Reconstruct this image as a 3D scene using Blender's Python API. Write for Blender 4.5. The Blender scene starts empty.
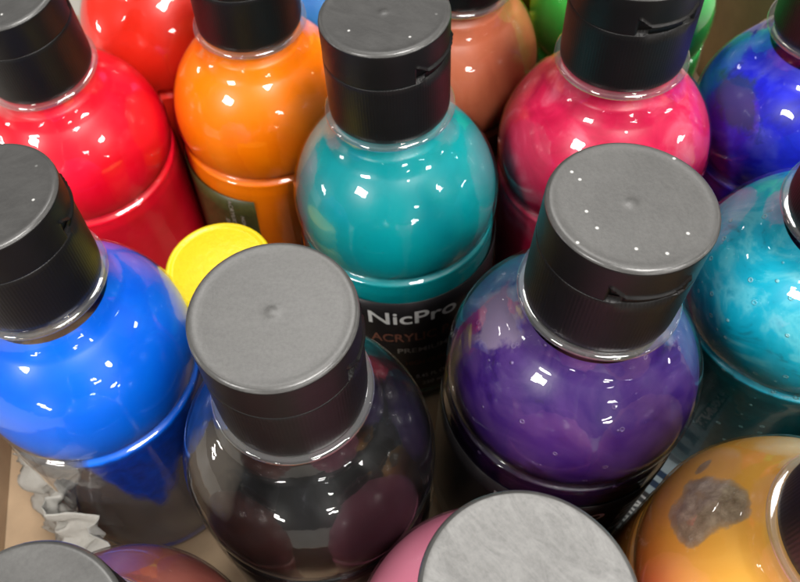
import bpy, bmesh, math, random
from mathutils import Vector, Matrix, noise

U = 0.017                      # one unit of the plan below = the radius of a bottle cap, 17 mm
scene = bpy.context.scene
col = scene.collection
R = math.radians

# ------------------------------------------------------------------ camera
CAM_Z, PITCH, ROLL = 7.848, 0.624, -0.189
cam_data = bpy.data.cameras.new("camera")
cam = bpy.data.objects.new("camera", cam_data)
col.objects.link(cam)
right0 = Vector((1, 0, 0)); up0 = Vector((0, math.cos(PITCH), math.sin(PITCH)))
fwd = Vector((0, math.sin(PITCH), -math.cos(PITCH)))
cr, sr = math.cos(ROLL), math.sin(ROLL)
rt = right0 * cr + up0 * sr
up = -right0 * sr + up0 * cr
m3 = Matrix((rt, up, -fwd)).transposed()
cam.matrix_world = Matrix.Translation((0, 0, CAM_Z * U)) @ m3.to_4x4()
cam_data.sensor_width = 36.0
cam_data.lens = 36.0 * 808.7 / 800.0
cam_data.shift_x = (400 - 317.07) / 800.0
cam_data.shift_y = -(291 - 256.0) / 800.0
cam_data.clip_start = 0.005
cam_data.clip_end = 100.0
cam_data.dof.use_dof = True
cam_data.dof.focus_distance = 9.6 * U
cam_data.dof.aperture_fstop = 40.0
scene.camera = cam

# ------------------------------------------------------------------ light of the shop
world = bpy.data.worlds.new("World")
scene.world = world
world.use_nodes = True
wn, wl = world.node_tree.nodes, world.node_tree.links
wn.clear()
w_out = wn.new("ShaderNodeOutputWorld"); w_bg = wn.new("ShaderNodeBackground")
w_tc = wn.new("ShaderNodeTexCoord"); w_sep = wn.new("ShaderNodeSeparateXYZ")
w_rmp = wn.new("ShaderNodeValToRGB")
wl.new(w_tc.outputs["Generated"], w_sep.inputs[0]); wl.new(w_sep.outputs["Z"], w_rmp.inputs[0])
wl.new(w_rmp.outputs[0], w_bg.inputs[0]); wl.new(w_bg.outputs[0], w_out.inputs[0])
e = w_rmp.color_ramp.elements
e[0].position = 0.0; e[0].color = (0.05, 0.047, 0.045, 1)
e[1].position = 1.0; e[1].color = (0.55, 0.54, 0.53, 1)
x = e.new(0.30); x.color = (0.10, 0.095, 0.09, 1)
x = e.new(0.65); x.color = (0.22, 0.215, 0.21, 1)
w_bg.inputs[1].default_value = 0.8


def lamp(name, az, el, dist, sx, sy, radiance, spin=0.0, color=(1, 0.97, 0.93)):
    """a rectangular shop light seen from the bottles at azimuth az (0 = away from the camera), elevation el"""
    d = bpy.data.lights.new(name, 'AREA')
    d.shape = 'RECTANGLE'; d.size = sx; d.size_y = sy
    d.energy = radiance * math.pi * sx * sy
    d.color = color
    o = bpy.data.objects.new(name, d); col.objects.link(o)
    c = Vector((2 * U, 7 * U, -4 * U))
    v = Vector((math.sin(R(az)) * math.cos(R(el)), math.cos(R(az)) * math.cos(R(el)), math.sin(R(el))))
    o.location = c + v * dist
    o.rotation_euler = ((-v).to_track_quat('-Z', 'Y').to_matrix() @ Matrix.Rotation(R(spin), 3, 'Z')).to_euler()
    return o


lamp("light_panel", -124, 35, 3.2, 0.66, 0.44, 66)
lamp("light_panel", 136, 28, 3.4, 0.58, 0.36, 60, 8)
lamp("overhead_light", 150, 63, 2.2, 0.95, 0.42, 50, 20)
lamp("far_panel", 18, 64, 2.6, 1.0, 0.6, 13, 10)
lamp("ceiling_bounce", -8, 58, 2.4, 1.8, 1.0, 0.7, 0, (1, 0.985, 0.96))
for az, el, s, k in ((143, 5, 8, 60), (148, 8, 8, 60), (170, 7, 0, 60), (171, 11, 0, 60), (-150, 4, -10, 60), (-147, 6.5, -10, 60),
                     (-84, 3, 0, 60), (-83, 6, 0, 60), (108, 8, 0, 60), (112, 11, 0, 60), (72, 12, 5, 50), (-30, 14, 0, 30), (30, 14, 0, 30),
                     (160, 20, -6, 60), (164, 24, -6, 60), (88, 24, 0, 50), (-60, 20, 0, 40)):
    lamp("tube_light", az, el, 5.0, 0.62, 0.10, k, s)

scene.render.engine = 'CYCLES'
scene.cycles.max_bounces = 14
scene.cycles.diffuse_bounces = 4
scene.cycles.glossy_bounces = 5
scene.cycles.transparent_max_bounces = 40
scene.cycles.caustics_reflective = False
scene.cycles.caustics_refractive = False
scene.cycles.sample_clamp_indirect = 6.0
scene.view_settings.view_transform = 'Standard'
scene.view_settings.look = 'None'
scene.view_settings.exposure = 0.0
scene.view_settings.gamma = 1.0


# ------------------------------------------------------------------ materials
class Mat:
    def __init__(s, name):
        s.m = bpy.data.materials.new(name); s.m.use_nodes = True
        s.n = s.m.node_tree.nodes; s.l = s.m.node_tree.links; s.n.clear()
        s.out = s.n.new("ShaderNodeOutputMaterial")
        s.tc = s.n.new("ShaderNodeTexCoord")

    def node(s, t, **kw):
        n = s.n.new(t)
        for k, v in kw.items():
            setattr(n, k, v)
        return n

    def noise(s, scale, detail=4, rough=0.55, dist=0.0, offset=(0, 0, 0), stretch=(1, 1, 1)):
        mp = s.node("ShaderNodeMapping"); mp.inputs["Location"].default_value = offset; mp.inputs["Scale"].default_value = stretch
        s.l.new(s.tc.outputs["Object"], mp.inputs[0])
        t = s.node("ShaderNodeTexNoise")
        t.inputs["Scale"].default_value = scale / U; t.inputs["Detail"].default_value = detail
        t.inputs["Roughness"].default_value = rough; t.inputs["Distortion"].default_value = dist
        s.l.new(mp.outputs[0], t.inputs["Vector"])
        return t.outputs["Fac"]

    def ramp(s, fac, stops):
        r = s.node("ShaderNodeValToRGB")
        while len(r.color_ramp.elements) < len(stops):
            r.color_ramp.elements.new(0.5)
        for el, (p, c) in zip(r.color_ramp.elements, stops):
            el.position = p
            el.color = (c, c, c, 1) if isinstance(c, (int, float)) else (*c, 1)
        s.l.new(fac, r.inputs[0])
        return r.outputs[0]

    def mix(s, fac, a, b):
        n = s.node("ShaderNodeMix", data_type='RGBA')
        for i, v in ((0, fac), (6, a), (7, b)):
            if isinstance(v, (int, float)):
                n.inputs[i].default_value = v
            elif isinstance(v, tuple):
                n.inputs[i].default_value = (*v, 1)
            else:
                s.l.new(v, n.inputs[i])
        return n.outputs[2]

    def attr(s, name):
        return s.node("ShaderNodeAttribute", attribute_name=name).outputs["Fac"]

    def bump(s, h, strength, dist=0.02):
        b = s.node("ShaderNodeBump"); b.inputs["Strength"].default_value = strength
        b.inputs["Distance"].default_value = dist * U
        s.l.new(h, b.inputs["Height"])
        return b.outputs[0]

    def bsdf(s, color, rough, normal=None, spec=0.5, sss=0.0, metal=0.0, coat=0.0):
        b = s.node("ShaderNodeBsdfPrincipled")
        for k, v in (("Base Color", color), ("Roughness", rough)):
            if isinstance(v, (int, float)):
                b.inputs[k].default_value = v
            elif isinstance(v, tuple):
                b.inputs[k].default_value = (*v, 1)
            else:
                s.l.new(v, b.inputs[k])
        b.inputs["Specular IOR Level"].default_value = spec
        b.inputs["Metallic"].default_value = metal
        b.inputs["Coat Weight"].default_value = coat
        if sss:
            b.inputs["Subsurface Weight"].default_value = sss
            b.inputs["Subsurface Scale"].default_value = 0.25 * U
            b.inputs["Subsurface Radius"].default_value = (1, 1, 1)
        if normal is not None:
            s.l.new(normal, b.inputs["Normal"])
        return b

    def done(s, shader):
        s.l.new(shader.outputs[0], s.out.inputs[0])
        return s.m


def mat_clear(name, tint=(0.97, 0.98, 0.98), rough=0.03, extra=0.0, haze=0.0, wobble=0.16):
    """thin clear PET wall: what lies behind shows straight through, the surface mirrors by Fresnel"""
    M = Mat(name)
    nrm = M.bump(M.noise(0.9, 4, 0.55, 0.4), wobble, 0.10)
    fr = M.node("ShaderNodeFresnel"); M.l.new(nrm, fr.inputs[1])
    geo = M.node("ShaderNodeNewGeometry")                     # a thin wall mirrors the same from inside and outside
    ior = M.node("ShaderNodeMapRange"); M.l.new(geo.outputs["Backfacing"], ior.inputs[0])
    ior.inputs[3].default_value = 1.54; ior.inputs[4].default_value = 1 / 1.54
    M.l.new(ior.outputs[0], fr.inputs[0])
    ad = M.node("ShaderNodeMath", operation='ADD', use_clamp=True); M.l.new(fr.outputs[0], ad.inputs[0]); ad.inputs[1].default_value = extra
    tr = M.node("ShaderNodeBsdfTransparent"); tr.inputs[0].default_value = (*tint, 1)
    gl = M.node("ShaderNodeBsdfAnisotropic"); gl.inputs["Roughness"].default_value = rough; M.l.new(nrm, gl.inputs["Normal"])
    gl.inputs["Color"].default_value = (1, 1, 1, 1)
    base = tr
    if haze:
        df = M.node("ShaderNodeBsdfDiffuse"); df.inputs[0].default_value = (0.8, 0.8, 0.8, 1)
        mh = M.node("ShaderNodeMixShader"); mh.inputs[0].default_value = haze
        M.l.new(tr.outputs[0], mh.inputs[1]); M.l.new(df.outputs[0], mh.inputs[2]); base = mh
    mx = M.node("ShaderNodeMixShader")
    M.l.new(ad.outputs[0], mx.inputs[0]); M.l.new(base.outputs[0], mx.inputs[1]); M.l.new(gl.outputs[0], mx.inputs[2])
    return M.done(mx)


def mat_cap(name, base=(0.005, 0.0045, 0.0045), dust_or_glint=0.0, ribs=False, rough=0.42, seed=0.0, spec=0.28, specks=0.0, smear=0.02):
    M = Mat(name)
    fine = M.noise(26, 3, 0.6, offset=(seed, 0, 0))
    mot = M.noise(1.6, 5, 0.6, offset=(seed, seed, 0))
    h = M.mix(0.5, fine, mot)
    nrm = M.bump(fine, 0.13, 0.012)
    if ribs:
        sp = M.node("ShaderNodeSeparateXYZ"); M.l.new(M.tc.outputs["Object"], sp.inputs[0])
        at = M.node("ShaderNodeMath", operation='ARCTAN2'); M.l.new(sp.outputs["Y"], at.inputs[0]); M.l.new(sp.outputs["X"], at.inputs[1])
        mu = M.node("ShaderNodeMath", operation='MULTIPLY'); M.l.new(at.outputs[0], mu.inputs[0]); mu.inputs[1].default_value = 130
        sn = M.node("ShaderNodeMath", operation='SINE'); M.l.new(mu.outputs[0], sn.inputs[0])
        nrm = M.bump(sn.outputs[0], 0.10, 0.010)
    c = base
    if dust_or_glint:
        dcol = (0.35, 0.345, 0.33)
        d = M.ramp(mot, [(0.25, dust_or_glint * 0.85), (0.75, min(1, dust_or_glint * 1.12))])
        c = M.mix(d, base, dcol)
        c = M.mix(M.ramp(M.noise(22, 2, 0.7, offset=(0, seed, 0)), [(0.35, 0.0), (0.75, 0.30)]), c, (0.02, 0.02, 0.02))
        sm = M.ramp(M.noise(2.2, 7, 0.72, 1.2, (seed, 3, 0), (1, 2.6, 1)), [(0.38, 0.0), (0.66, smear)])
        c = M.mix(sm, c, (0.60, 0.60, 0.58))
        sc = M.node("ShaderNodeTexVoronoi", voronoi_dimensions="2D"); sc.inputs["Scale"].default_value = 3.2 / U
        mp = M.node("ShaderNodeMapping"); mp.inputs["Location"].default_value = (seed, 2 * seed, 0)
        M.l.new(M.tc.outputs["Object"], mp.inputs[0]); M.l.new(mp.outputs[0], sc.inputs["Vector"])
        speck = M.ramp(sc.outputs["Distance"], [(0.0, 1.0), (0.035, 0.75), (0.085, 0.0)])
        pick = M.ramp(sc.outputs["Color"], [(0.0, 0.0), (0.99 - specks, 0.0), (1.0 - specks, 1.0 if specks else 0.0)])
        mm = M.node("ShaderNodeMath", operation='MULTIPLY'); M.l.new(speck, mm.inputs[0]); M.l.new(pick, mm.inputs[1])
        c = M.mix(mm.outputs[0], c, (0.62, 0.62, 0.60))
    rr = M.ramp(mot, [(0.2, rough - 0.05), (0.8, rough + 0.07)])
    return M.done(M.bsdf(c, rr, nrm, spec))


def mat_paint(name, cols, scale=0.7, dist=0.6, rough=0.35, detail=5, seed=0.0, band=(0.35, 0.65), stain=None, film=None, stretch=(1, 1, 1), sss=0.0, flecks=0.0, edge_n=0.5, spot=0.0, rim=0.12):
    """acrylic paint seen through the bottle wall. cols: 1-3 colours marbled by noise; attribute 'cover' is where paint clings to the wall"""
    M = Mat(name)
    f = M.noise(scale, detail, 0.6, dist, (seed, seed * 0.7, 0), stretch)
    if len(cols) == 1:
        c = M.mix(M.ramp(f, [(0.3, 0.0), (0.7, 1.0)]), tuple(v * 0.93 for v in cols[0]), cols[0])
    else:
        lo, hi = band
        st = [(lo + (hi - lo) * i / (len(cols) - 1), cc) for i, cc in enumerate(cols)]
        c = M.ramp(f, st)
    if stain:  # second colour set: dried stain on ochre, darker lower tone on the other bottles
        sf = M.noise(5.0, 6, 0.65, 0.3)
        sn = M.ramp(sf, [(0.3, stain[0]), (0.5, stain[1]), (0.72, stain[2])])
        st = M.node("ShaderNodeMath", operation='MULTIPLY_ADD'); M.l.new(sf, st.inputs[0]); st.inputs[1].default_value = 0.9; st.inputs[2].default_value = -0.45
        su = M.node("ShaderNodeMath", operation='ADD'); M.l.new(st.outputs[0], su.inputs[0]); M.l.new(M.attr("stain"), su.inputs[1])
        c = M.mix(M.ramp(su.outputs[0], [(0.28, 0.0), (0.5, 0.75), (0.8, 0.96)]), c, sn)
    nrm = M.bump(f, 0.15, 0.04)
    if flecks:
        vo = M.node("ShaderNodeTexVoronoi"); vo.inputs["Scale"].default_value = 4.5 / U; M.l.new(M.tc.outputs["Object"], vo.inputs["Vector"])
        ring = M.ramp(vo.outputs["Distance"], [(0.0, 0.0), (0.10, 0.25), (0.15, 1.0), (0.20, 0.0)])
        pk = M.ramp(vo.outputs["Color"], [(0.0, 0.0), (1 - flecks, 0.0), (1.02 - flecks, 1.0)])
        mm = M.node("ShaderNodeMath", operation='MULTIPLY'); M.l.new(ring, mm.inputs[0]); M.l.new(pk, mm.inputs[1])
        c = M.mix(mm.outputs[0], c, spot)
        nrm = M.bump(mm.outputs[0], 0.6, 0.05)
    b = M.bsdf(c, rough, nrm, 0.35, sss)
    if film is None:
        return M.done(b)
    tr = M.node("ShaderNodeBsdfTransparent"); tr.inputs[0].default_value = (0.93, 0.93, 0.93, 1)
    thin = M.node("ShaderNodeBsdfDiffuse"); thin.inputs[0].default_value = (*film[0], 1)
    wall = M.node("ShaderNodeMixShader"); wall.inputs[0].default_value = film[1]
    M.l.new(tr.outputs[0], wall.inputs[1]); M.l.new(thin.outputs[0], wall.inputs[2])
    mx = M.node("ShaderNodeMixShader")
    cov = M.attr("cover")
    edge = M.noise(3.5, 5, 0.7, 0.8, (seed, 0, 3))
    a1 = M.node("ShaderNodeMath", operation='MULTIPLY_ADD'); M.l.new(edge, a1.inputs[0]); a1.inputs[1].default_value = edge_n; a1.inputs[2].default_value = -edge_n / 2
    a2 = M.node("ShaderNodeMath", operation='ADD'); M.l.new(a1.outputs[0], a2.inputs[0]); M.l.new(cov, a2.inputs[1])
    fac = M.ramp(a2.outputs[0], [(0.5 - rim, 0.0), (0.5 + rim, 1.0)])
    M.l.new(fac, mx.inputs[0]); M.l.new(wall.outputs[0], mx.inputs[1]); M.l.new(b.outputs[0], mx.inputs[2])
    return M.done(mx)


def mat_plain(name, color, rough=0.5, bump=0.0, bscale=5, var=0.1, spec=0.5):
    M = Mat(name)
    f = M.noise(bscale, 5, 0.6)
    c = M.mix(M.ramp(f, [(0.3, 0.0), (0.7, 1.0)]), tuple(v * (1 - var) for v in color), tuple(min(1, v * (1 + var)) for v in color))
    return M.done(M.bsdf(c, rough, M.bump(f, bump, 0.05) if bump else None, spec))


CLEAR = mat_clear("clear_plastic")
CLEAR_RING = mat_clear("clear_plastic_ring", extra=0.10, haze=0.05, rough=0.06, wobble=0.1)
CAP_SIDE = mat_cap("black_cap_plastic")
CAP_RIB = mat_cap("black_ribbed_plastic", ribs=True)
LABEL = mat_plain("black_label_print", (0.012, 0.011, 0.012), 0.38, var=0.2)
LABEL_OLIVE = mat_plain("olive_black_label_print", (0.045, 0.045, 0.012), 0.38, var=0.3)
LETTER = mat_plain("white_print", (0.72, 0.72, 0.70), 0.45, var=0.03)
COPPER = mat_plain("copper_print", (0.22, 0.085, 0.055), 0.45, var=0.1)
SILVER = mat_plain("silver_print", (0.33, 0.30, 0.26), 0.45, var=0.1)


# ------------------------------------------------------------------ mesh helpers
def new_obj(name, me, mat, parent=None, smooth=True):
    if smooth:
        for p in me.polygons:
            p.use_smooth = True
    if mat is not None and not me.materials:
        me.materials.append(mat)
    o = bpy.data.objects.new(name, me); col.objects.link(o)
    if parent is not None:
        o.parent = parent
    return o


def lathe(name, prof, seg=128, fn=None, cap_top=False, attrs=None):
    """revolve prof [(r, z)] about z in plan units; fn(r, z, phi) -> (r, z) may reshape; attrs {name: f(phi, z)} per vertex"""
    vs, fs, val = [], [], {k: [] for k in (attrs or {})}
    for (r, z) in prof:
        for i in range(seg):
            ph = 2 * math.pi * i / seg
            rr, zz = fn(r, z, ph) if fn else (r, z)
            vs.append((rr * math.cos(ph) * U, rr * math.sin(ph) * U, zz * U))
            for k, f in (attrs or {}).items():
                val[k].append(f(ph, z))
    n = len(prof)
    for j in range(n - 1):
        for i in range(seg):
            k = (i + 1) % seg
            fs.append((j * seg + i, (j + 1) * seg + i, (j + 1) * seg + k, j * seg + k))
    me = bpy.data.meshes.new(name)
    me.from_pydata(vs, [], fs)
    me.update()
    for k in val:
        a = me.attributes.new(k, 'FLOAT', 'POINT')
        a.data.foreach_set("value", val[k])
    return me


def arc(cx, cz, r, a0, a1, n):
    return [(cx + r * math.cos(R(a0 + (a1 - a0) * i / n)), cz + r * math.sin(R(a0 + (a1 - a0) * i / n))) for i in range(n + 1)]


def dense(prof, step):
    out = [prof[0]]
    for (r0, z0), (r1, z1) in zip(prof, prof[1:]):
        k = max(1, int(math.hypot(r1 - r0, z1 - z0) / step))
        for i in range(1, k + 1):
            out.append((r0 + (r1 - r0) * i / k, z0 + (z1 - z0) * i / k))
    return out


RS, DS, DG, HC = 1.912, 3.985, 4.454, 1.815      # shoulder radius, its depth below the cap top, depth of the groove, cap height


def flip_cap_meshes():
    """lid and ribbed collar of the flip cap, origin at the top centre of the cap, thumb notch towards +x"""
    seam = 0.66
    # lid: dished top with a small raised moulding point, rounded rim, side wall
    top = [(0.0001, 0.0), (0.02, -0.001), (0.045, -0.005), (0.07, -0.011), (0.095, -0.0165), (0.12, -0.0195), (0.15, -0.0205), (0.19, -0.020)]
    top += [(0.19 + (0.90 - 0.19) * i / 14, -0.020 + 0.008 * (i / 14) ** 2) for i in range(1, 14)]
    top += [(0.885, -0.006), (0.905, -0.001), (0.925, 0.0)]
    top = [(r, z * 0.45 + (0.005 if r < 0.06 else 0.0)) for r, z in top]
    rim = [(0.925 + 0.075 * math.sin(R(a)), -0.075 + 0.075 * math.cos(R(a))) for a in range(10, 91, 10)]
    side = [(1.0, -0.075 - i * 0.0125) for i in range(1, 50) if 0.075 + i * 0.0125 < seam]
    end = [(1.0, -seam), (0.99, -seam - 0.006), (0.96, -seam - 0.006)]

    def notch(r, z, ph):
        a = (ph + math.pi) % (2 * math.pi) - math.pi
        if z < -0.05 and r > 0.9:
            half = 0.50
            t = min(1.0, max(0.0, (half - abs(a)) / 0.035))            # sharp side walls
            slope = min(1.0, max(0.0, (half - abs(a)) / 0.20))          # trapezoid ledge
            lo = -0.36 - 0.16 * slope
            if t > 0 and z < lo:
                deep = min(1.0, (lo - z) / 0.012)
                r = r - 0.085 * t * deep
            elif t > 0:
                edge = max(0.0, 1.0 - (z - lo) / 0.05)
                r = r + 0.045 * edge * t
        return r, z
    lid = lathe("flip_lid", top + rim + side + end, 288, notch)
    col_p = [(0.94, -0.60), (0.955, -seam - 0.012), (0.99, -seam - 0.012), (1.0, -seam - 0.024)]
    col_p += [(1.003, -seam - 0.03), (1.006, -1.40), (1.006, -1.70), (1.000, -HC + 0.02), (0.985, -HC), (0.90, -HC), (0.88, -1.6)]
    collar = lathe("collar", dense(col_p, 0.08), 288,
                   lambda r, z, ph: (r - (0.045 * min(1, max(0, (0.40 - abs((ph + math.pi) % (2 * math.pi) - math.pi)) / 0.1))
                                          * max(0, 1 - (abs(z) - seam) / 0.12) if abs(z) - seam < 0.12 and r > 0.97 else 0), z))
    return lid, collar


LID_ME, COLLAR_ME = flip_cap_meshes()


def body_profile(H):
    """outer wall of the bottle from neck to base in heights above the base (H = height of the cap top)"""
    p = [(0.90, 1.55), (0.90, 1.80), (0.955, 1.83), (0.965, 2.06), (1.00, 2.20), (1.07, 2.33)]
    a0 = math.degrees(math.acos(1.16 / RS)); a1 = -math.degrees(math.asin((DG - 0.03 - DS) / RS))
    p += [(r, -z) for r, z in arc(0, -DS, RS, a0, a1, 44)]
    re = p[-1][0]
    p += [(re - 0.035, DG - 0.005), (re - 0.085, DG + 0.03), (re - 0.10, DG + 0.07), (re - 0.075, DG + 0.105), (re - 0.02, DG + 0.13), (re + 0.018, DG + 0.155), (re + 0.035, DG + 0.20), (re + 0.03, DG + 0.26), (RS - 0.015, DG + 0.34), (RS, DG + 0.44)]
    zb = H
    k = 14
    for i in range(1, k + 1):
        p.append((RS, DG + 0.44 + (zb - 0.30 - DG - 0.44) * i / k))
    p += [(RS - 0.03, zb - 0.16), (RS - 0.12, zb - 0.05), (RS - 0.28, zb), (RS - 0.45, zb), (RS - 0.60, zb - 0.06), (0.6, zb - 0.16), (0.001, zb - 0.2)]
    return [(r, H - z) for r, z in p]


def offset_profile(prof, d):
    out = []
    for i, (r, z) in enumerate(prof):
        a = prof[max(0, i - 1)]; b = prof[min(len(prof) - 1, i + 1)]
        tx, tz = b[0] - a[0], b[1] - a[1]; L = math.hypot(tx, tz) or 1
        nx, nz = tz / L, -tx / L          # inward for a profile running downwards
        out.append((max(0.001, r + nx * d), z + nz * d))
    return out


def wrap_text(body, width, height, r, phi_c, z_c, mat, name, parent, vertical=False):
    """lettering printed round the label: flat font outline, bent to the label's radius"""
    cu = bpy.data.curves.new(name, 'FONT'); cu.body = body; cu.size = 1.0
    cu.align_x = 'CENTER'; cu.align_y = 'CENTER'; cu.offset = 0.014; cu.extrude = 0.0
    cu.resolution_u = 4
    tmp = bpy.data.objects.new(name, cu); col.objects.link(tmp)
    dg = bpy.context.evaluated_depsgraph_get()
    me = bpy.data.meshes.new_from_object(tmp.evaluated_get(dg))
    bpy.data.objects.remove(tmp); bpy.data.curves.remove(cu)
    bm = bmesh.new(); bm.from_mesh(me)
    xs = [v.co.x for v in bm.verts]; ys = [v.co.y for v in bm.verts]
    x0, x1, y0, y1 = min(xs), max(xs), min(ys), max(ys)
    for v in bm.verts:
        v.co.x = (v.co.x - (x0 + x1) / 2) / (x1 - x0) * width
        v.co.y = (v.co.y - (y0 + y1) / 2) / (y1 - y0) * height
    n = max(4, int(width / 0.08))
    for i in range(1, n):
        xx = -width / 2 + width * i / n
        bmesh.ops.bisect_plane(bm, geom=bm.verts[:] + bm.edges[:] + bm.faces[:], plane_co=(xx, 0, 0), plane_no=(1, 0, 0))
    for v in bm.verts:
        u, w = v.co.x, v.co.y
        if vertical:
            u, w = w, -u
        ph = phi_c + u / r
        v.co = Vector((r * math.cos(ph) * U, r * math.sin(ph) * U, (z_c + w) * U))
    bm.to_mesh(me); bm.free()
    me.materials.clear()
    return new_obj(name, me, mat, parent, smooth=False)


def fbm(x, y, z, s=1.0, o=4):
    return noise.fractal(Vector((x * s, y * s, z * s)), 1.0, 2.0, o)


def adiff(a, b):
    return (a - b + math.pi) % (2 * math.pi) - math.pi


FLOOR = -9.15
P_BOTTLE = "paint bottles with black flip caps"


def bottle(pos, tilt, label, paint_mat, notch_deg, cover=None, stain=None, lab=None, lid_mat=None, wall=0.035, top_d=2.12, level=None):
    """one round-shouldered bottle; pos = centre of the cap top, tilt = slope of its axis, in plan units"""
    ax = Vector((tilt[0], tilt[1], 1)).normalized()
    top = Vector(pos)
    sinv = math.sqrt(max(0, 1 - ax.z ** 2))
    H = (top.z - FLOOR - (RS - 0.28) * sinv) / ax.z       # lowest point of the base ring touches the floor
    base = top - ax * H
    t = bpy.data.objects.new("paint_bottle", None); col.objects.link(t)
    t.location = base * U
    ux = Vector((1, 0, 0)); ux = (ux - ax * ux.dot(ax)).normalized(); uy = ax.cross(ux)
    t.rotation_euler = Matrix((ux, uy, ax)).transposed().to_euler()
    t.empty_display_size = 0.01
    t['label'] = label; t['category'] = "bottle"; t['group'] = P_BOTTLE
    prof = body_profile(H)
    new_obj("body", lathe("body", prof, 160), CLEAR, t)
    # clear flange under the cap
    fl = [(0.97, HC + 0.005), (1.055, HC + 0.012), (1.085, HC + 0.03), (1.09, HC + 0.075), (1.075, HC + 0.105), (1.02, HC + 0.12), (0.975, HC + 0.125)]
    new_obj("neck_ring", lathe("neck_ring", [(r, H - d) for r, d in fl], 160), CLEAR_RING, t)
    # paint clinging to the inside of the wall
    ip = [q for q in offset_profile(prof, wall) if q[1] < H - top_d]
    ip = dense(ip, 0.06)
    if cover is None and stain is None:
        ip = [(0.001, ip[0][1] + 0.02)] + ip
        me = lathe("paint", ip, 128)
    else:
        if cover is None:
            ip = [(0.001, ip[0][1] + 0.02)] + ip
        at = {}
        if cover: at["cover"] = lambda ph, z: cover(ph, H - z)
        if stain: at["stain"] = lambda ph, z: stain(ph, H - z)
        me = lathe("paint", ip, 256, attrs=at)
    new_obj("paint", me, paint_mat, t)
    # label band
    if lab:
        a0, a1, d0 = R(lab["a0"]), R(lab["a1"]), lab.get("top", 5.08)
        n = max(8, int((a1 - a0) / R(2)))
        vs, fs = [], []
        rl = RS + 0.012; z0, z1 = H - d0, 0.55
        rows = 6
        for j in range(rows + 1):
            for i in range(n + 1):
                ph = a0 + (a1 - a0) * i / n
                vs.append((rl * math.cos(ph) * U, rl * math.sin(ph) * U, (z0 + (z1 - z0) * j / rows) * U))
        for j in range(rows):
            for i in range(n):
                a = j * (n + 1) + i
                fs.append((a, a + n + 1, a + n + 2, a + 1))
        me = bpy.data.meshes.new("label"); me.from_pydata(vs, [], fs); me.update()
        lo = new_obj("label", me, lab.get("mat", LABEL), t)
        sm = lo.modifiers.new("thickness", 'SOLIDIFY'); sm.thickness = 0.008 * U; sm.offset = 1
        for (body, wd, ht, deg, d, mt, vert) in lab.get("text", []):
            wrap_text(body, wd, ht, rl + 0.016, R(deg), H - d, mt, "lettering", lo, vert)
    # cap
    c = bpy.data.objects.new("cap", COLLAR_ME); col.objects.link(c); c.parent = t
    if not COLLAR_ME.materials: COLLAR_ME.materials.append(CAP_RIB)
    c.location = (0, 0, H * U); c.rotation_euler = (0, 0, R(notch_deg))
    lm = LID_ME.copy(); lm.materials.clear()
    lm.materials.append(CAP_SIDE); lm.materials.append(lid_mat or CAP_TOP); lm.materials.append(CAP_EDGE)
    for p in lm.polygons:
        p.use_smooth = True
        rr = math.hypot(p.center.x, p.center.y) / U; zz = p.center.z / U
        if zz > -0.035 and rr < 0.975: p.material_index = 1
        if zz > -0.055 and rr > 0.945: p.material_index = 2
    lo = bpy.data.objects.new("flip_lid", lm); col.objects.link(lo); lo.parent = c
    return t


for p in COLLAR_ME.polygons:
    p.use_smooth = True
CAP_TOP = mat_cap("cap_top_plastic", dust_or_glint=0.10, rough=0.40, seed=0.3, specks=0.10, spec=0.6)
CAP_TOP_SPECKS = mat_cap("cap_top_specked", dust_or_glint=0.20, rough=0.40, seed=4.1, specks=0.24, spec=0.7)
CAP_EDGE = mat_cap("cap_edge_highlight", dust_or_glint=0.16, rough=0.30, seed=5.1, spec=0.6)  # rim highlight painted in as a paler, smoother edge
CAP_TOP_MID = mat_cap("cap_top_lightly_dusty", dust_or_glint=0.22, rough=0.40, seed=1.7, spec=0.7)
CAP_TOP_DUSTY = mat_cap("cap_top_dusty", smear=0.12, dust_or_glint=0.36, rough=0.45, seed=2.9, spec=0.7)

# ------------------------------------------------------------------ the box the bottles stand in
CARD = mat_plain("cardboard", (0.36, 0.26, 0.165), 0.85, 0.25, 1.2, 0.12, 0.2)
X0, X1, Y0, Y1, ZT = -7.8, 11.7, -1.2, 18.4, -5.2


def box_me(name, a, b, bev=0.03):
    bm = bmesh.new(); bmesh.ops.create_cube(bm, size=1)
    for v in bm.verts:
        v.co = Vector([((a[i] + b[i]) / 2 + v.co[i] * (b[i] - a[i])) * U for i in range(3)])
    if bev:
        bmesh.ops.bevel(bm, geom=bm.edges[:], offset=bev * U, segments=2, affect='EDGES')
    me = bpy.data.meshes.new(name); bm.to_mesh(me); bm.free()
    return me


box = bpy.data.objects.new("cardboard_box", None); col.objects.link(box)
box.location = (0, 0, 0)
box['label'] = "open tan cardboard box that all the paint bottles stand in"; box['category'] = "box"
T = 0.22
new_obj("bottom_panel", box_me("bottom_panel", (X0, Y0, FLOOR - T), (X1, Y1, FLOOR)), CARD, box, False)
new_obj("side_panel", box_me("side_panel", (X0 - T, Y0 - T, FLOOR - T), (X0 - 0.003, Y1 + T, ZT)), CARD, box, False)
new_obj("side_panel", box_me("side_panel", (X1 + 0.003, Y0 - T, FLOOR - T), (X1 + T, Y1 + T, ZT)), CARD, box, False)
new_obj("side_panel", box_me("side_panel", (X0, Y1 + 0.003, FLOOR - T), (X1, Y1 + T, ZT)), CARD, box, False)
new_obj("side_panel", box_me("side_panel", (X0, Y0 - T, FLOOR - T), (X1, Y0 - 0.003, ZT)), CARD, box, False)
shelf = new_obj("ground", box_me("ground", (-90, -70, FLOOR - T - 1.2), (90, 110, FLOOR - T - 0.01), 0), mat_plain("shelf_board", (0.30, 0.28, 0.25), 0.5, 0.05, 0.4, 0.08), None, False)
shelf['kind'] = 'structure'

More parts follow.
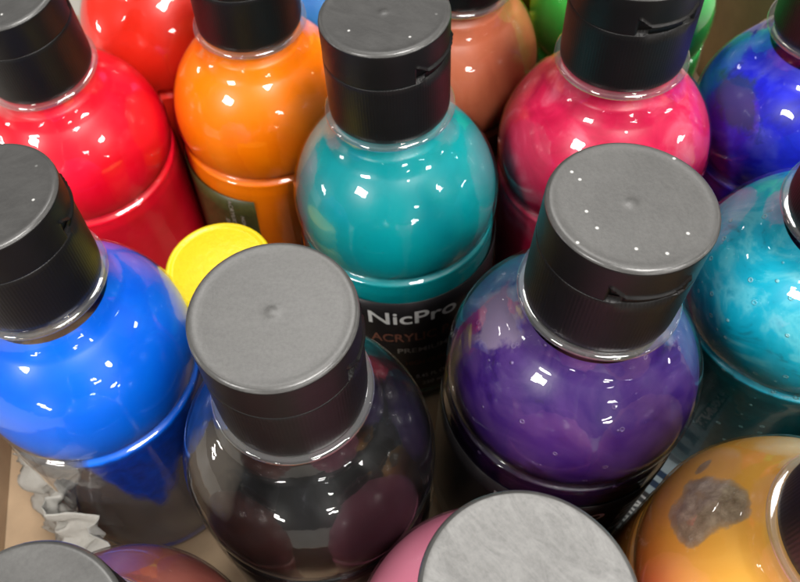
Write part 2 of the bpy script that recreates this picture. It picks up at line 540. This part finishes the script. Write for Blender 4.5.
# ------------------------------------------------------------------ the paints and how far each one covers its bottle's wall
def interp(x, pts):
    if x <= pts[0][0]: return pts[0][1]
    for (x0, y0), (x1, y1) in zip(pts, pts[1:]):
        if x <= x1:
            t = (x - x0) / (x1 - x0); t = t * t * (3 - 2 * t)
            return y0 + (y1 - y0) * t
    return pts[-1][1]


def cover_blue(ph, d):
    """where the blue still clings: a tide line along the groove and one long drip"""
    x, y = math.cos(ph), math.sin(ph)
    if d < 3.6: return 1.0
    n = fbm(x * 2, y * 2, d, 0.9)
    a = math.degrees((ph + math.pi) % (2 * math.pi) - math.pi)
    line = interp(a, [(-180, 4.8), (-125, 4.25), (-98, 4.5), (-80, 6.2), (-73, 6.75), (-64, 6.5), (-50, 5.9), (-38, 5.5), (-20, 5.1), (20, 5.0), (90, 5.4), (180, 4.8)])
    line += 0.22 * n
    v = 0.5 + (line - d) * 1.5
    v = max(v, 0.9 - abs(d - 8.84) * 4)
    return min(1, max(0, v))


def cover_black(ph, d):
    x, y = math.cos(ph), math.sin(ph)
    n = fbm(x * 1.5, y * 1.5, d, 1.0)
    a = math.degrees(adiff(ph, R(-160)))
    g = ((a / 27) ** 4 + ((d - 2.8) / 0.55) ** 4)
    v = 1.0 if g > 1.3 else g / 1.3
    if d > 5 or g > 6: return 1
    return min(1, max(0, 0.1 + 1.0 * v + 0.3 * n))


def cover_purple(ph, d):
    x, y = math.cos(ph), math.sin(ph)
    n = fbm(x * 2.2, y * 2.2, d * 1.3, 1.0)
    a = math.degrees(adiff(ph, R(168)))
    g = math.exp(-(a / 30) ** 2 - ((d - 2.6) / 0.45) ** 2)
    a2 = math.degrees(adiff(ph, R(-28)))
    g2 = math.exp(-(a2 / 15) ** 2 - ((d - 2.5) / 0.3) ** 2)
    return min(1, max(0, 1.0 - 0.75 * g - 0.6 * g2 + 0.5 * n * (g + g2) + 0.1 * n))


def cover_ultra(ph, d):
    x, y = math.cos(ph), math.sin(ph)
    if d > 4.2: return 1
    n = fbm(x * 2 + 5, y * 2, d * 1.2, 0.9)
    g = math.exp(-(math.degrees(adiff(ph, R(-175))) / 40) ** 2 - ((d - 2.9) / 0.5) ** 2)
    return min(1, max(0, 0.98 - 0.42 * g + 0.9 * n * g))


def cover_turq(ph, d):
    x, y = math.cos(ph), math.sin(ph)
    n = fbm(x * 2 + 9, y * 2, d * 1.2, 1.4)
    if d > DG - 0.1: return 1
    return min(1, max(0, 0.90 + 0.45 * n))


def shade_body(ph, d):  # shade under the shoulder, put into the paint colour below the groove
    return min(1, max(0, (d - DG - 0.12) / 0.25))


def darker_purple(ph, d):  # darker tone from the lower shoulder down
    n = fbm(math.cos(ph) * 2, math.sin(ph) * 2, d, 1.0)
    return min(1, max(0, (d - 3.8 + 0.4 * n) / 0.8))


def stain_ochre(ph, d):
    a = math.degrees(adiff(ph, R(142)))
    n = fbm(math.cos(ph) * 3, math.sin(ph) * 3, d * 3, 0.8, 3)
    g = ((a / 19) ** 2 + ((d - 2.86) / 0.38) ** 2) + 0.8 * n
    v = min(1, max(0, 0.5 + (1.0 - g) * 1.0))
    a2 = math.degrees(adiff(ph, R(121)))
    g2 = ((a2 / 6) ** 2 + ((d - 3.12) / 0.09) ** 2) + 0.5 * n
    return max(v, min(1, max(0, 0.5 + (1 - g2) * 1.2)) * 0.62)


M_TEAL = mat_paint("teal_paint", [(0.0, 0.22, 0.25), (0.0, 0.28, 0.30)], 0.5, seed=1)
M_BLUE = mat_paint("bright_blue_paint", [(0.0, 0.10, 0.70), (0.0, 0.15, 0.80)], 0.4, seed=2, film=((0.13, 0.12, 0.14), 0.30), stain=((0.0, 0.012, 0.13), (0.0, 0.022, 0.22), (0.0, 0.04, 0.32)), rim=0.34)  # navy colour set paints the shade under the bulge
M_RED = mat_paint("red_paint", [(0.72, 0.0, 0.012), (0.86, 0.008, 0.03)], 0.5, seed=3)
M_SCARLET = mat_paint("orange_red_paint", [(0.80, 0.018, 0.006), (0.88, 0.03, 0.012)], 0.5, seed=4)
M_ORANGE = mat_paint("orange_paint", [(0.97, 0.17, 0.0), (1.0, 0.215, 0.0)], 0.5, seed=5)
M_SALMON = mat_paint("salmon_paint", [(0.46, 0.10, 0.045), (0.58, 0.15, 0.07)], 0.8, seed=6)
M_MAGENTA = mat_paint("magenta_paint", [(0.44, 0.003, 0.04), (0.62, 0.012, 0.07), (0.74, 0.13, 0.21)], 1.0, 1.0, seed=7, detail=9, band=(0.32, 0.72))
M_ULTRA = mat_paint("ultramarine_paint", [(0.006, 0.006, 0.30), (0.015, 0.02, 0.66), (0.10, 0.12, 0.72)], 0.8, 1.2, seed=8, detail=8, band=(0.3, 0.75), film=((0.03, 0.05, 0.22), 0.95), edge_n=0.9)
M_TURQ = mat_paint("turquoise_paint", [(0.01, 0.20, 0.28), (0.0, 0.40, 0.58), (0.005, 0.44, 0.62), (0.09, 0.55, 0.68), (0.01, 0.38, 0.54)], 0.9, 2.4, seed=9, detail=9, band=(0.28, 0.72), film=((0.10, 0.26, 0.31), 0.9), flecks=0.5, spot=(0.30, 0.70, 0.76), stain=((0.0, 0.06, 0.075), (0.0, 0.09, 0.11), (0.0, 0.13, 0.15)))  # dark teal set paints in the refracted, darker look below the groove
M_BLACK = mat_paint("black_paint", [(0.003, 0.003, 0.003), (0.004, 0.004, 0.004), (0.009, 0.009, 0.01), (0.045, 0.045, 0.05)], 0.8, 1.6, seed=10, detail=7, band=(0.3, 0.85), film=((0.085, 0.073, 0.062), 0.88), edge_n=0.6, rim=0.25)
M_PURPLE = mat_paint("purple_paint", [(0.018, 0.004, 0.06), (0.032, 0.008, 0.12), (0.055, 0.022, 0.14), (0.07, 0.03, 0.165), (0.24, 0.18, 0.33)], 0.9, 1.7, seed=11, detail=9, band=(0.3, 0.8), film=((0.22, 0.17, 0.28), 0.85), flecks=0.35, spot=(0.20, 0.14, 0.32), edge_n=0.9, stain=((0.006, 0.001, 0.012), (0.010, 0.002, 0.022), (0.02, 0.003, 0.035)))  # near-black colour set only darkens the lower part
M_OCHRE = mat_paint("ochre_paint", [(0.72, 0.34, 0.045), (0.80, 0.41, 0.065)], 0.7, seed=12, stain=((0.15, 0.11, 0.07), (0.27, 0.21, 0.14), (0.46, 0.37, 0.25)), rim=0.18)
M_PINK = mat_paint("pink_paint", [(0.96, 0.26, 0.40), (0.98, 0.31, 0.45)], 0.5, seed=13)
M_MAROON = mat_paint("maroon_paint", [(0.20, 0.05, 0.04), (0.27, 0.08, 0.06), (0.33, 0.115, 0.08)], 0.9, 1.0, seed=14, band=(0.3, 0.75))
M_GREEN = mat_paint("green_paint", [(0.0, 0.55, 0.06), (0.02, 0.68, 0.10)], 0.5, seed=15)
M_SKY = mat_paint("sky_blue_paint", [(0.02, 0.25, 0.85), (0.06, 0.36, 0.92)], 0.5, seed=16)
M_LEMON = mat_paint("lemon_paint", [(0.72, 0.62, 0.02), (0.80, 0.72, 0.04)], 0.5, seed=17)

LAB_A = dict(a0=-185, a1=5, text=[
    ("NicPro", 1.76, 0.42, -93, 5.60, LETTER, False),
    ("ACRYLIC PAINT", 2.35, 0.30, -84, 6.32, COPPER, False),
    ("PREMIUM", 1.05, 0.18, -88, 6.84, SILVER, False),
    ("HIGH QUALITY", 1.15, 0.20, -82, 7.38, COPPER, False),
    ("8.45 FL OZ", 0.75, 0.16, -82, 7.98, LETTER, False),
    ("250 ml", 0.50, 0.15, -82, 8.32, LETTER, False)])
LAB_C = dict(a0=-200, a1=-15, text=[
    ("NicPro", 1.84, 0.44, -110, 5.60, LETTER, False),
    ("ACRYLIC PAINT", 1.5, 0.26, -120, 6.35, COPPER, False),
    ("PREMIUM", 1.5, 0.46, -66, 6.45, LETTER, True)])
LAB_H = dict(mat=LABEL_OLIVE, a0=-250, a1=-107, text=[("ACRYLIC PAINT", 1.5, 0.10, -124, 5.9, SILVER, True), ("NON TOXIC", 0.9, 0.09, -117, 6.1, SILVER, True), ("250 ml", 0.6, 0.09, -129, 6.2, SILVER, True)])
LAB_BACK = dict(a0=10, a1=170)

bottle((1.663, 9.818, 0.038), (-0.005, 0.019), "teal paint bottle with a black label reading NicPro", M_TEAL, -46, lab=LAB_A, lid_mat=CAP_TOP, wall=0.05)
bottle((-0.624, 4.915, 0.129), (0.011, -0.001), "bottle of black paint with greyish clear patches, under a large grey-topped cap", M_BLACK, -15, cover=cover_black, lid_mat=CAP_TOP_MID, wall=0.05)
bottle((3.752, 5.481, 0.099), (0.043, -0.002), "streaky purple paint bottle whose cap top has white specks", M_PURPLE, -92, cover=cover_purple, stain=darker_purple, lab=LAB_C, lid_mat=CAP_TOP_SPECKS, wall=0.06)
bottle((-4.18, 7.542, 0.13), (0.009, 0.029), "bright blue paint bottle, half empty with a drip inside its clear lower wall", M_BLUE, 5, cover=cover_blue, stain=shade_body, lid_mat=CAP_TOP, wall=0.04)
bottle((-4.484, 12.534, -0.152), (-0.002, -0.076), "crimson red paint bottle behind the bright blue one", M_RED, 25, lid_mat=CAP_TOP)
bottle((1.289, 1.5, -0.019), (-0.008, -0.033), "pink paint bottle in front, mostly hidden by its pale dusty cap top", M_PINK, -60, lid_mat=CAP_TOP_DUSTY)
bottle((-3.35, 1.884, -0.009), (0.051, -0.033), "dark maroon paint bottle at the front corner beside the paper towel", M_MAROON, -150, lid_mat=CAP_TOP_MID)
bottle((-0.352, 12.766, -0.072), (0.035, -0.025), "orange paint bottle with an olive black label on its lower body", M_ORANGE, 120, lab=LAB_H)
bottle((5.673, 9.937, 0.028), (-0.004, 0.012), "magenta paint bottle behind the purple one", M_MAGENTA, -83, lab=LAB_BACK)
bottle((3.785, 12.783, -0.153), (0.066, -0.084), "salmon brown paint bottle between the teal and the magenta bottles", M_SALMON, 100, lab=LAB_BACK)
bottle((9.313, 9.834, -0.125), (-0.06, 0.012), "ultramarine paint bottle with dark clear patches, right of the magenta one", M_ULTRA, 100, cover=cover_ultra, wall=0.05)
bottle((7.587, 5.878, 0.045), (-0.05, -0.055), "marbled turquoise paint bottle full of small bubbles", M_TURQ, 60, cover=cover_turq, stain=shade_body, wall=0.06)
bottle((5.469, 1.694, 0.104), (0.050, -0.034), "ochre paint bottle with a brown grey dried stain on its shoulder", M_OCHRE, 20, stain=stain_ochre)
bottle((-2.5, 15.95, 0.0), (0, 0), "orange-red paint bottle behind the crimson and the orange bottles", M_SCARLET, 60, lab=LAB_BACK)
bottle((1.72, 16.0, 0.0), (0, 0), "sky blue paint bottle showing only a sliver behind the teal cap", M_SKY, 60, lab=LAB_BACK)
bottle((7.45, 13.55, 0.0), (0, 0), "green paint bottle behind the magenta bottle's cap", M_GREEN, 60, lab=LAB_BACK)
bottle((5.55, 16.45, 0.0), (0, 0), "lemon yellow paint bottle, a sliver between the salmon and the green bottles", M_LEMON, 60, lab=LAB_BACK)

bottle((9.35, 2.1, 0.0), (0, 0), "dark green blue paint bottle added outside the view for shade and reflections, right end of the front row", mat_paint("dark_teal_paint", [(0.0, 0.05, 0.06), (0.0, 0.07, 0.08)], 0.5, seed=20), -60, lid_mat=CAP_TOP)  # added unseen bottle: shades the floor and darkens its neighbours' reflections

# ------------------------------------------------------------------ the small bottle with the yellow lid
YL = mat_plain("yellow_plastic", (0.68, 0.54, 0.01), 0.36, 0.25, 9, 0.05)
YB = mat_paint("yellow_paint", [(0.75, 0.62, 0.02), (0.80, 0.66, 0.03)], 0.5, seed=19)
yt = bpy.data.objects.new("small_bottle", None); col.objects.link(yt)
yt.location = (-1.80 * U, 8.75 * U, FLOOR * U)
yt['label'] = "short bottle with a bright yellow flat lid, between the blue, black and orange bottles"; yt['category'] = "small bottle"
YH = -4.0 - FLOOR
new_obj("body", lathe("body", [(0.80, YH - 0.6), (0.80, YH - 0.9), (0.95, YH - 1.2), (0.97, YH - 1.5), (0.97, 0.15), (0.90, 0.03), (0.75, 0.0), (0.001, 0.04)], 96), CLEAR, yt)
new_obj("paint", lathe("paint", [(0.001, YH - 1.0), (0.78, YH - 1.0), (0.91, YH - 1.25), (0.93, YH - 1.5), (0.93, 0.18), (0.86, 0.07), (0.001, 0.08)], 96), YB, yt)
yp = [(0.001, 0.05), (0.3, 0.045), (0.6, 0.02), (0.84, -0.035), (0.88, -0.04), (0.90, -0.01), (0.93, 0.0)] + [(0.93 + 0.07 * math.sin(R(a)), -0.07 + 0.07 * math.cos(R(a))) for a in range(15, 91, 15)] + [(1.005, -0.5), (1.005, -0.80), (0.98, -0.82), (0.88, -0.82)]
new_obj("lid", lathe("lid", [(r, YH + z) for r, z in yp], 144), YL, yt)

# ------------------------------------------------------------------ printed leaflet on the bottom of the box
lf = bpy.data.objects.new("leaflet", None); col.objects.link(lf)
lf.location = (5.6 * U, 4.75 * U, FLOOR * U); lf.rotation_euler = (0, 0, math.atan2(0.6, 0.8))
lf['label'] = "narrow grey leaflet with white print lying between the purple and the ochre bottles"; lf['category'] = "leaflet"


def sheet(x0, x1, y0, y1, z, th):
    """strip of paper that rises slightly along its length"""
    n = 24; vs = []; fs = []
    for k in (0, 1):
        for i in range(n + 1):
            x = x0 + (x1 - x0) * i / n
            zz = z + 0.03 + 0.05 * math.sin((x + 1.0) * 1.6) ** 2 + k * th
            vs += [(x * U, y0 * U, zz * U), (x * U, y1 * U, zz * U)]
    o = 2 * (n + 1)
    for i in range(n):
        a = 2 * i
        fs += [(a, a + 1, a + 3, a + 2), (o + a, o + a + 2, o + a + 3, o + a + 1), (a, a + 2, o + a + 2, o + a), (a + 1, o + a + 1, o + a + 3, a + 3)]
    fs += [(0, o, o + 1, 1), (2 * n, 2 * n + 1, o + 2 * n + 1, o + 2 * n)]
    me = bpy.data.meshes.new("sheet"); me.from_pydata(vs, [], fs); me.update()
    return me


new_obj("paper", sheet(-0.95, 1.35, -0.45, 0.45, 0, 0.012), mat_plain("grey_blue_paper", (0.30, 0.37, 0.40), 0.6, var=0.1), lf, False)
new_obj("printed_band", sheet(-0.94, 0.10, -0.30, 0.30, 0.016, 0.004), LABEL, lf, False)
for bx in (0.28, 0.56):
    new_obj("colour_block", sheet(bx, bx + 0.15, -0.26, 0.26, 0.016, 0.004), mat_plain("navy_print", (0.01, 0.03, 0.07), 0.5), lf, False)
cu = bpy.data.curves.new("leaflet_text", 'FONT'); cu.body = "PAINT"; cu.size = 1; cu.offset = 0.02; cu.align_x = 'CENTER'; cu.align_y = 'CENTER'
to = bpy.data.objects.new("leaflet_text", cu); col.objects.link(to)
tm = bpy.data.meshes.new_from_object(to.evaluated_get(bpy.context.evaluated_depsgraph_get()))
bpy.data.objects.remove(to); bpy.data.curves.remove(cu)
xs = [v.co.x for v in tm.vertices]; ys = [v.co.y for v in tm.vertices]
for v in tm.vertices:
    x = -0.42 + (v.co.x - (min(xs) + max(xs)) / 2) / (max(xs) - min(xs)) * 0.98
    y = (v.co.y - (min(ys) + max(ys)) / 2) / (max(ys) - min(ys)) * 0.42
    v.co = Vector((x, y, 0.056 + 0.05 * math.sin((x + 1.0) * 1.6) ** 2)) * U
tm.materials.clear()
new_obj("lettering", tm, LETTER, lf, False)

# ------------------------------------------------------------------ crumpled paper towel in the corner
def crumple(name, cx, cy, w, h, seed, lean, turn):
    nx, ny = 70, 70
    vs, fs = [], []
    for j in range(ny + 1):
        for i in range(nx + 1):
            u, v = i / nx - 0.5, j / ny
            p = Vector((u * w, 0, v * h))
            fold = 0.40 * math.sin(u * 8 + seed + 2.5 * v) + 0.06 * (abs((u * 3.1 + v * 1.7 + seed) % 1 - 0.5) * 4 - 1)
            n1 = noise.noise(Vector((u * 3 + seed, v * 3, 0.3)))
            n2 = noise.noise(Vector((u * 8 + seed, v * 7, 1.3))) + 0.8 * abs(noise.noise(Vector((u * 15 + seed, v * 13, 5.3))))
            ridg = 1 - abs(noise.noise(Vector((u * 5 - seed, v * 4, 7.1)))) * 2
            p.y += fold * 0.55 + n1 * 0.8 + n2 * 0.16 + ridg * 0.30 + lean * v
            p.x += n2 * 0.25 + 0.2 * math.sin(v * 7 + seed)
            p.z += noise.noise(Vector((u * 4 + seed, 3.3, 2))) * 0.5 * v
            p.z = max(p.z, 0.03)
            q = Matrix.Rotation(R(turn), 3, 'Z') @ p
            vs.append(((q.x) * U, (q.y) * U, q.z * U))
    for j in range(ny):
        for i in range(nx):
            a = j * (nx + 1) + i
            fs.append((a, a + 1, a + nx + 2, a + nx + 1))
    me = bpy.data.meshes.new(name); me.from_pydata(vs, [], fs); me.update()
    return me


PAPER = mat_plain("paper_towel", (0.42, 0.405, 0.37), 0.9, 0.5, 7, 0.06, 0.2)
po = new_obj("paper_towel", crumple("paper_towel", 0, 0, 2.7, 3.2, 1.3, 0.7, -62), PAPER)
po.location = (-6.45 * U, 5.55 * U, FLOOR * U)
po['label'] = "crumpled white paper towel stuffed in the corner below the bright blue bottle"; po['category'] = "paper towel"
md = po.modifiers.new("thickness", 'SOLIDIFY'); md.thickness = 0.015 * U
